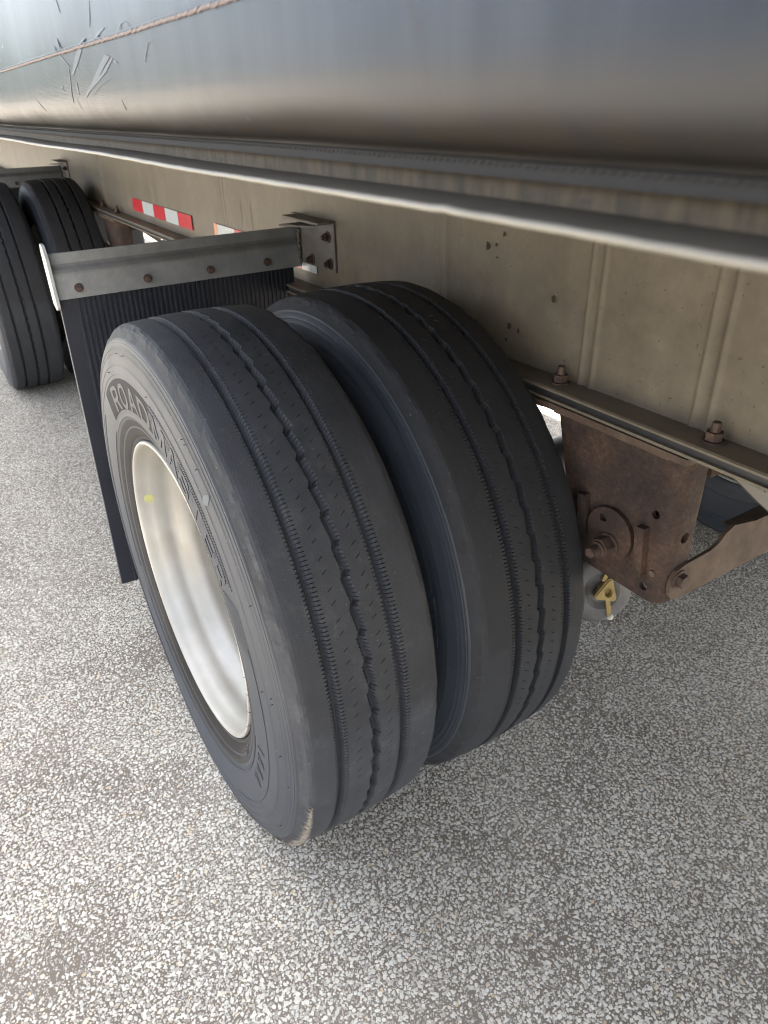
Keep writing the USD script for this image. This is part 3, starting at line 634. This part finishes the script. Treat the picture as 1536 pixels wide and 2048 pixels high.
# ------------------------------------------------------------------ mud flap brackets and flaps
def bracket(x, lit=True):
    y0, y1 = -.128, WEB-.0105
    # a bent steel channel: top lip, recessed band, shoulder, face plate
    prof = [(.030, 1.052), (.004, 1.052), (.001, 1.049), (-.001, 1.046), (-.001, 1.022), (.003, 1.016), (.012, 1.010), (.017, 1.004), (.018, .999), (.018, .945), (.014, .945), (.014, .998), (-.006, 1.014), (-.006, 1.046), (.030, 1.046)]
    m = trimesh.creation.extrude_polygon(Polygon(prof).buffer(.0004), y1-y0, engine='earcut')
    m = place(m, np.array([1., 0, 0]), np.array([0, 0, 1.]), np.array([0, -1., 0]), (x, y1, 0))
    br = obj('flap_bracket', m, BRACKET, TR)
    # white end cap
    cap = Polygon([(-.010, .935), (.016, .925), (.030, .932), (.030, 1.040), (.016, 1.064), (-.004, 1.066), (-.012, 1.050)]).buffer(.004)
    obj('end_cap', prism(cap, .007, (1, 0, 0), (0, 0, 1), (0, -1, 0), (x-.004, y0+.001, 0)), WHITE, br)
    # mounting angle on the web with three bolts
    obj('mounting_plate', cat([bx(x-.03, x+.21, WEB-.0105, WEB-.0045, .955, 1.080, .0015), bx(x+.008, x+.21, WEB-.055, WEB-.0108, 1.074, 1.080, .001) ,
                               prism(Polygon([(0, 0), (.105, .0), (.0, .06)]), .005, (1, 0, 0), (0, -1, 0), (0, 0, 1), (x+.02, WEB-.011, 1.0545))]), GREYPLATE, br)
    obj('weld_bead', tube([(x+.022+.004*math.sin(k*2.1), WEB-.016, .955+.0055*k) for k in range(17)], [.0055+.0012*math.sin(k*3.3) for k in range(17)], 8), GREYPLATE, br, True)
    for bxx, bz in ((.180, 1.040), (.186, .975), (.085, .972)):
        obj('bolt', cat([cyl((x+bxx, WEB-.011, bz), (0, -1, 0), .014, .003, 20), prism(hexa(.0105, 20), .010, (1, 0, 0), (0, 0, 1), (0, -1, 0), (x+bxx, WEB-.014, bz)), cyl((x+bxx, WEB-.023, bz), (0, -1, 0), .006, .008, 12)]), BOLT, br)
    for by in (-.075, .09, .255, .415):
        obj('bolt', cat([cyl((x+.0184, by, .968), (1, 0, 0), .0105, .002, 20), prism(hexa(.0085, 10+by*300), .008, (0, 1, 0), (0, 0, 1), (1, 0, 0), (x+.0204, by, .968)), cyl((x+.028, by, .968), (1, 0, 0), .0048, .006, 12)]), BOLT, br)
    return br
def flap(x, seed):
    # ribbed rubber sheet hanging inside the bracket
    ya, yb, zt, zb = -.122, .497, .999, .118
    ys = [ya, ya+.033]; h = [0, 0]
    pitch = .0125; k = 0
    while ys[-1]+pitch < yb-.006:
        y = ys[-1]
        ys += [y+.003, y+.0045, y+.0095, y+.011]; h += [0, .0035, .0035, 0]
        ys.append(y+pitch) ; h.append(0)
    ys.append(yb); h.append(0); ys = np.array(ys); h = np.array(h)
    zs = np.linspace(zt, zb, 30)
    def xoff(y, z): return x+.0075 + .010*((zt-z)/.9)**2*np.sin(3*y+1) - .012*((zt-z)/.9)**2
    V = []; F = []
    n = len(ys)
    for z in zs:
        for y, hh in zip(ys, h): V.append((xoff(y, z)+.003+hh, y-.020*((zt-z)/.9), z))
    for z in zs:
        for y in ys: V.append((xoff(y, z)-.003, y-.020*((zt-z)/.9), z))
    B = len(zs)*n
    for i in range(len(zs)-1):
        for k in range(n-1):
            a = i*n+k; F += [(a, a+n, a+n+1), (a, a+n+1, a+1)]; a += B; F += [(a, a+n+1, a+n), (a, a+1, a+n+1)]
        for k in (0, n-1):
            a = i*n+k; q = [(a, B+a, B+a+n), (a, B+a+n, a+n)]; F += q if k == 0 else [t[::-1] for t in q]
    for i in (0, len(zs)-1):
        for k in range(n-1):
            a = i*n+k; q = [(a, a+1, B+a+1), (a, B+a+1, B+a)]; F += q if i == 0 else [t[::-1] for t in q]
    fl = obj('mud_flap', trimesh.Trimesh(np.array(V), np.array(F), process=False), FLAP, TR)
    zz2 = np.linspace(zt-.05, zb, 24)
    obj('pale_edge', tube([(xoff(ya, z), ya-.0205*((zt-z)/.9)-.0010, z) for z in zz2], .0013, 6), BRACKET, fl, True)  # pale tube imitating rim light along the flap edge
    return fl
bracket(-.70); flap(-.70, 1)
bracket(-3.88); flap(-3.88, 2)

# ------------------------------------------------------------------ rusty suspension hanger
def hanger(dx):
    YH, W = .478, .072
    def U(x0, x1, y0, y1, r):                                       # outer shape in plan: rounded on the +x corners
        return sbox(x0, y0, x1-r, y1).union(Polygon([(x1-r, y0), (x1-r, y1)]+[(x1-r+r*math.cos(t), y1-r+r*math.sin(t)) for t in np.linspace(math.pi/2, 0, 8)]+[(x1-r+r*math.cos(t), y0+r+r*math.sin(t)) for t in np.linspace(0, -math.pi/2, 8)]))
    plan = U(.36, .626, YH, YH+W, .024).difference(U(.30, .617, YH+.009, YH+W-.009, .016))
    m = trimesh.creation.extrude_polygon(plan, .32, engine='earcut'); m.apply_translation((0, 0, .565))
    side = Polygon([(.368, .867), (.395, .77), (.424, .680), (.435, .648), (.446, .626), (.462, .613), (.482, .6095), (.600, .6075), (.626, .6105), (.64, .613), (.64, .867)]).buffer(.002)
    cut = prism(side, .4, (1, 0, 0), (0, 0, 1), (0, -1, 0), (0, .75, 0))
    M = to_mf(m) ^ to_mf(cut)
    def hole(c, n, r, l=.03):
        global to_mf
        q = trimesh.creation.cylinder(r, l*2, sections=20); return to_mf(place(q, *basis(n), c))
    for q, r in (((.590, YH, .765), .0075), ((.592, YH, .628), .0075)):
        c = np.array(q); M = M - hole(c, (0, 1, 0), r, .014)
    c = np.array([.626, .512, .728]); M = M - hole(c, (1, 0, 0), .0095, .016)
    M = M.translate((dx, 0, 0))
    h = obj('suspension_hanger', fr_mf(M), RUST, TR, 35)
    # top plate under the flange with rounded ends and upturned weld
    tp = sbox(.325, YH-.012, .632, YH+W+.03).buffer(.0).union(Point(.325, YH+.03).buffer(.046))
    obj('top_plate', prism(tp.buffer(-.006).buffer(.006), .0105, (1, 0, 0), (0, 1, 0), (0, 0, 1), (dx, 0, .8685)), RUSTLIGHT, h)
    wb = np.random.default_rng(3); pts = [(dx+.36+.0085*k, YH-.003+0, .8665) for k in range(29)]
    obj('weld_bead', tube(pts, [.0042+abs(wb.normal(0, .0003)) for _ in pts], 8), RUSTLIGHT, h, True)
    # pivot: eccentric washer with a square hole, guide bars, hexagon nut and stud
    C = np.array([.514+dx, YH, .695])
    w, v, n = np.array([1., 0, 0]), np.array([0, 0, 1.]), np.array([0, -1., 0])
    disc = Point(0, 0).buffer(.047, 24).difference(affinity.rotate(sbox(-.0065, -.0065, .0065, .0065), 12).buffer(0) if False else affinity.translate(affinity.rotate(sbox(-.0065, -.0065, .0065, .0065), 12), -.016, .024))
    obj('eccentric_washer', prism(disc, .009, w, v, n, C+[0, -.0003, 0]), RUST, h)
    for ox, oz, a, s in ((.066, .0, 6, .042), (-.060, .012, 8, .035)):
        obj('guide_bar', prism(affinity.rotate(sbox(-.0065, -s, .0065, s).buffer(.002), a), .014, w, v, n, C+[ox, -.0003, oz]), RUST, h)
    Nn = C+[.004, -.0093, -.020]
    obj('pivot_bolt', cat([cyl(Nn, n, .022, .004, 28), prism(hexa(.0195, 22), .020, w, v, n, Nn+[0, -.004, 0]), cyl(Nn+[0, -.024, 0], n, .0145, .005, 20), cyl(Nn+[0, -.029, 0], n, .0105, .019, 20, .009)]), BOLT, h)
    # little rivet and a side bracket between hanger and gusset
    obj('rivet', cyl(np.array([.605+dx, YH-.0003, .662]), n, .0055, .003, 14), RUSTLIGHT, h)
    obj('spacer_block', bx(dx+.606, dx+.624, YH+W+.0005, YH+W+.035, .822, .868, .002), RUST, h)
    # cross brace from hanger to hanger, bolted on the front face
    xb = .6265+dx; ye = 2*CY-.49
    lo = [(.489, .645), (.492, .627), (.505, .614), (.52, .611), (ye-.03, .611)]
    up = [(ye-.03, .695), (.70, .700), (.66, .708), (.637, .712), (.618, .704), (.604, .690), (.585, .682), (.52, .678), (.500, .672), (.490, .660)]
    br = prism(Polygon(lo+up).buffer(.0), .006, (0, 1, 0), (0, 0, 1), (1, 0, 0), (xb, 0, 0))
    brt = prism(Polygon([(.650, -.022), (.650, -.0003), (ye-.03, -.0003), (ye-.03, -.022)]), .005, (0, 1, 0), (1, 0, 0), (0, 0, -1), (xb, 0, .700))
    bo = obj('cross_brace', cat([br, brt]), RUSTLIGHT, TR)
    cb = np.array([xb+.006, .510, .654])
    obj('bolt', cat([cyl(cb, (1, 0, 0), .017, .003, 20), prism(hexa(.0125, 12), .010, (0, 1, 0), (0, 0, 1), (1, 0, 0), cb+[.003, 0, 0])]), BOLT, bo)
    gs = Polygon([(.552, .867), (.556, .852), (.571, .829), (.663, .755), (.716, .715), (.80, .66), (.86, .66), (.80, .74), (.70, .867)])
    gs = gs.difference(Point(.650, .800).buffer(.009)).difference(Point(.682, .776).buffer(.010)).difference(Point(.672, .815).buffer(.006))
    obj('gusset_plate', prism(gs, .006, (0, 1, 0), (0, 0, 1), (1, 0, 0), (xb+.012, 0, 0)), GREYPLATE, TR)
    # leaf spring running back to the axle
    sp = [(dx+.50-t*1.0, .5255, .70+.0-.09*math.sin(math.pi*min(t*1.0, 1))) for t in np.linspace(0, 1, 16)]
    lv = []
    for k in range(3):
        a = [(p[0], p[2]-.016*k) for p in sp[k*2:16-k*2 if k else 16]]
        lv.append(prism(Polygon(a+[(x_, z_-.014) for x_, z_ in a[::-1]]), .075, (1, 0, 0), (0, 0, 1), (0, -1, 0), (0, .5255+.0375, 0)))
    obj('leaf_spring', cat(lv), BLACKPAINT, TR)
    return h
hanger(0.0); hanger(XF)
tb = obj('tool_box', bx(-5.7, -5.0, .60, 1.24, .30, .862, .01), BLACKPAINT, TR)  # box added to block the bright ground showing under the frame
for q in (-5.62, -5.14): obj('box_hanger', bx(q, q+.06, .62, 1.20, .8625, .8795), GREYPLATE, tb)
obj('box_lid', bx(-4.9985, -4.990, .63, 1.21, .33, .83, .002), BLACKPAINT, tb)

# ------------------------------------------------------------------ brake chamber with yellow plug
CC = np.array([.385, .638, .429])
n = np.array([.80, -.42, .30]); n /= np.linalg.norm(n)
w = np.cross([0, 0, 1], n); w /= np.linalg.norm(w); v = np.cross(n, w)
prof = np.array([[0, .000], [.024, .000], [.030, .004], [.040, .010], [.060, .006], [.070, -.002], [.0765, -.016], [.0775, -.07], [.084, -.073], [.084, -.085], [.0775, -.088], [.074, -.15], [0, -.16]])
m = trimesh.creation.revolve(prof[::-1], sections=64)
ch = obj('brake_chamber', place(m, w, v, n, CC), ZINC, TR, 40)
obj('clamp_ring', place(trimesh.creation.revolve(np.array([[.0780, -.089], [.089, -.089], [.089, -.069], [.0780, -.069], [.0780, -.089]]), sections=64), w, v, n, CC), RUSTLIGHT, ch, 40)
tri = Polygon([(-.0105, -.012), (.0125, -.012), (.0165, .004), (.001, .030)]).buffer(.010)
tri = affinity.rotate(Polygon([(-.016, -.014), (.016, -.012), (.001, .020)]).buffer(.0075), -14, origin=(0, 0))
hole_ = affinity.scale(Point(.002, -.003).buffer(.0085), .85, 1.1)
oP = CC + n*.0015 + w*.006 + v*.004
plug = [prism(tri.difference(hole_), .012, w, v, n, oP+n*.010), prism(tri.buffer(-.003).difference(hole_.buffer(.0015)), .003, w, v, n, oP+n*.022), prism(Point(0, 0).buffer(.013), .012, w, v, n, oP-n*.002),
        prism(affinity.rotate(Polygon([(-.006, 0), (.008, 0), (.003, .016), (-.002, .017)]), -10), .008, w, v, n, oP+n*.011+v*.020-w*.003)]
yp = obj('release_plug', cat(plug), YELLOW, ch)
obj('strap', prism(affinity.rotate(sbox(-.0048, -.042, .0048, 0), 6, origin=(0, 0)), .004, w, v, n, oP+n*.012-v*.018+w*.004), YELLOW, ch)
bm = trimesh.creation.icosphere(2, .0072); bm.apply_translation(oP+n*.014-v*.060+w*.010); obj('knob', bm, CREAM, ch, True)
# raised casting marks on the chamber
for s, a0 in (('N', 168), ('O', 186), ('C', 204)):
    t = math.radians(a0); m = meshkit.text_mesh(s, .010, .0014); m.apply_translation((-.004, -.005, 0))
    rw, rv = -math.sin(t)*w+math.cos(t)*v, math.cos(t)*w+math.sin(t)*v
    obj('cast_letter', place(m, -rw, rv, n, CC+rv*.053+n*.0066), ZINC, ch)

# ------------------------------------------------------------------ the tarp over the load
TP = xf('cargo_tarp')
tag(TP, label='dark blue-grey vinyl tarp with a stitched seam, drawn over the load above the rail', category='tarp')
yt = -.172
prof = [(-.1355, 1.3030), (-.1362, 1.3060), (-.1370, 1.3105), (-.1385, 1.3130), (-.1420, 1.3145), (-.1490, 1.3170), (-.1560, 1.3210), (-.1625, 1.3265), (-.1675, 1.3335), (-.1705, 1.3415), (yt, 1.352), (yt, 1.370), (yt, 1.390), (yt, 1.3975)]
prof += [(yt+.002, 1.3985)] + [(yt+.002+.02*(z-1.4), z) for z in np.linspace(1.41, 2.9, 40)] + [(-.06, 3.05), (.15, 3.22), (.55, 3.32), (CY, 3.36)]
prof2 = prof + [(2*CY-a, b) for a, b in prof[::-1]]
xs_t = np.concatenate([np.linspace(X0, -2.2, 40), np.linspace(-2.15, 1.8, 400), np.linspace(1.9, X1, 12)])
def tarp_wob(V):
    x, z = V[..., 0], V[..., 2].copy()
    near = V[..., 1] < .5
    f = np.clip((z-1.306)/.05, 0, 1)*near
    nn = meshkit.fbm(np.stack([x*1.5, z*2.4, 0*x], -1), 3, 17)-.5
    n2 = meshkit.fbm(np.stack([x*5, z*9, 0*x], -1), 3, 27)-.5
    V[..., 1] += f*(.010*nn + .0022*n2)
    roll = np.exp(-((z-1.320)/.012)**2)*near
    n3 = meshkit.fbm(np.stack([x*7, z*40, 0*x], -1), 3, 37)-.5
    V[..., 1] += roll*.004*n3; V[..., 2] += roll*.002*n3 + .0012*np.sin(2.3*x)*np.clip(1-(z-1.30)/.1, 0, 1)*near
    return V
tarp = obj('tarp_sheet', strip_x(prof2, xs_t, False, tarp_wob), TARP, TP, 60)
def tarp_y(x, z):
    a = tarp_wob(np.array([[[float(x), np.interp(z, [p[1] for p in prof[:40]], [p[0] for p in prof[:40]]), float(z)]]])); return a[0, 0, 1], a[0, 0, 2]
SCUFFS = [[(0.321, 1.383), (0.291, 1.374), (0.251, 1.362), (0.202, 1.348), (0.207, 1.347), (0.265, 1.36), (0.308, 1.372), (0.338, 1.38)], [(0.341, 1.379), (0.31, 1.371), (0.256, 1.359), (0.26, 1.359), (0.317, 1.369), (0.347, 1.378)], [(0.243, 1.402), (0.214, 1.393), (0.189, 1.383), (0.162, 1.371), (0.172, 1.371), (0.206, 1.381), (0.233, 1.391), (0.251, 1.401)], [(0.116, 1.41), (0.12, 1.403), (0.129, 1.397), (0.132, 1.397), (0.126, 1.403), (0.119, 1.41)], [(0.087, 1.404), (0.108, 1.397), (0.125, 1.391), (0.163, 1.378), (0.165, 1.378), (0.129, 1.392), (0.113, 1.397), (0.091, 1.404)], [(0.154, 1.377), (0.144, 1.362), (0.135, 1.343), (0.137, 1.343), (0.148, 1.362), (0.156, 1.377)], [(0.15, 1.444), (0.153, 1.438), (0.16, 1.431), (0.162, 1.431), (0.159, 1.438), (0.154, 1.443)], [(0.38, 1.398), (0.388, 1.403), (0.402, 1.404), (0.415, 1.399), (0.416, 1.399), (0.403, 1.404), (0.385, 1.404), (0.378, 1.398)], [(0.48, 1.384), (0.466, 1.383), (0.456, 1.377), (0.447, 1.37), (0.448, 1.37), (0.458, 1.377), (0.468, 1.383), (0.481, 1.384)], [(0.343, 1.377), (0.351, 1.375), (0.359, 1.373), (0.361, 1.373), (0.355, 1.376), (0.344, 1.377)], [(0.227, 1.352), (0.272, 1.36), (0.319, 1.369), (0.318, 1.37), (0.27, 1.361), (0.225, 1.352)], [(0.241, 1.349), (0.286, 1.357), (0.331, 1.362), (0.33, 1.362), (0.284, 1.357), (0.24, 1.35)], [(-0.094, 1.348), (-0.081, 1.341), (-0.061, 1.335), (-0.059, 1.335), (-0.075, 1.342), (-0.091, 1.348)], [(0.29, 1.43), (0.282, 1.419), (0.275, 1.409), (0.276, 1.409), (0.284, 1.418), (0.291, 1.43)], [(0.175, 1.363), (0.171, 1.357), (0.175, 1.351), (0.178, 1.351), (0.18, 1.357), (0.179, 1.363)], [(0.104, 1.362), (0.09, 1.359), (0.104, 1.356), (0.107, 1.356), (0.097, 1.359), (0.107, 1.361)], [(0.327, 1.405), (0.302, 1.403), (0.29, 1.397), (0.294, 1.397), (0.31, 1.401), (0.329, 1.404)], [(0.346, 1.343), (0.347, 1.335), (0.352, 1.326), (0.354, 1.326), (0.35, 1.335), (0.348, 1.343)]]
SCUFF = plain('scuffed_vinyl', (.050, .056, .064), .45, scale=300)
for q in SCUFFS:
    pg = Polygon(q).buffer(0)
    for pg in getattr(pg, 'geoms', [pg]):
        m = fine(trimesh.creation.extrude_polygon(pg, .0002, engine='earcut'), .03)
        V = np.array(m.vertices); Y = np.array([tarp_y(a, b) for a, b in V[:, :2]])
        obj('scuff_mark', trimesh.Trimesh(np.stack([V[:, 0], Y[:, 0]-.0003-V[:, 2], Y[:, 1]], 1), m.faces, process=False), SCUFF, tarp, True)
# stitched seam: a cord of small stitches
stitch = trimesh.creation.icosphere(1, 1.0)
def beads(x0, x1, step, z, size, lift, seed, zj=.0003):
    r = np.random.default_rng(seed); out = []; x = x0
    while x < x1:
        y, zz_ = tarp_y(x, z); q = stitch.copy(); q.apply_scale((step*size[0], size[1], size[2]))
        q.apply_transform(trimesh.transformations.rotation_matrix(-.45, (0, 1, 0))); q.apply_translation((x, y-lift, zz_+r.normal(0, zj))); out.append(q); x += step
    return cat(out)
obj('seam_cord', beads(-1.5, 1.35, .0052, 1.3945, (.62, .0009, .0010), .0008, 1), PINK, tarp, True)
obj('hem_band', strip_x([(-.1388, 1.3022), (-.1392, 1.3095), (-.1380, 1.3100), (-.1366, 1.3022)], xs_t, False, tarp_wob), HEM, tarp, 40)
obj('hem_stitches', beads(-1.5, 1.25, .0056, 1.3080, (.42, .0007, .0006), .0027, 2, .0001), DARKTHREAD, tarp, True)

# ------------------------------------------------------------------ a warehouse added unseen to block sky light (mirrored in the tarp)
WH = xf('warehouse'); tag(WH, label='low grey metal-clad warehouse placed unseen across the yard to block sky light', category='added_building')
CLAD = plain('grey_cladding', (.115, .13, .155), .55, scale=3)
for k in range(10): obj('wall_panel', bx(-6.5+2.0*k, -4.52+2.0*k, -9.25, -9.1-.004*(k % 2), .25, 4.4), CLAD, WH)
obj('plinth', bx(-6.5, 13.5, -9.3, -9.05, 0, .248), plain('plinth_concrete', (.3, .29, .27), .8), WH)
obj('roof_edge', bx(-6.6, 13.6, -15.5, -9.0, 4.402, 4.6), CLAD, WH)
obj('side_wall', bx(-6.5, -6.3, -15.3, -9.26, 0, 4.4), CLAD, WH)

# ------------------------------------------------------------------ unseen trees added across the yard for the glossy tarp to mirror
def tree(x, y, h, seed, label):
    t = xf('tree', None, (x, y, 0)); tag(t, label=label, category='tree', group='unseen trees added for the tarp to mirror')
    r = np.random.default_rng(seed)
    obj('trunk', tube([(0, 0, 0), (.1, .05, h*.3), (.0, .1, h*.55), (.1, 0, h*.8)], [.16, .12, .08, .03], 10), BARK, t, True)
    n = 5200; c = r.normal(0, 1, (n, 3)); c /= np.linalg.norm(c, axis=1)[:, None]
    c *= (r.uniform(.35, 1, n)**.5)[:, None]; lob = 1+.35*np.sin(3*np.arctan2(c[:, 1], c[:, 0])+seed)+.2*np.sin(5*c[:, 2]+seed)
    c = c*lob[:, None]*[h*.34, h*.34, h*.38] + [0, 0, h*.58]
    a = r.normal(0, 1, (n, 3)); a /= np.linalg.norm(a, axis=1)[:, None]; b = np.cross(a, r.normal(0, 1, (n, 3))); b /= np.linalg.norm(b, axis=1)[:, None]
    s = r.uniform(.10, .2, n)[:, None]*h/6
    V = np.stack([c-a*s, c+b*s*.6, c+a*s, c-b*s*.6], 1).reshape(-1, 3); i = np.arange(n)*4
    obj('crown', trimesh.Trimesh(V, np.concatenate([np.stack([i, i+1, i+2], 1), np.stack([i, i+2, i+3], 1)]), process=False), LEAF, t)
names = ['short pale tree nearest the line of the trailer', 'middle-sized tree next to the short one', 'tall tree at the far end of the row', 'broad tree in the middle of the row', 'small tree farthest from the trailer', 'tall tree behind the broad one', 'thin tree between two taller ones']
for k, (x, y, h) in enumerate([(-24, -3.4, 3.3), (-21, -7.4, 3.3), (-34, -1.0, 4.2), (-29, -11.5, 3.8), (-18, -12.5, 2.8), (-38, -9.0, 4.4), (-24, -15.5, 3.8)]):
    tree(x, y, h, 50+k, names[k])
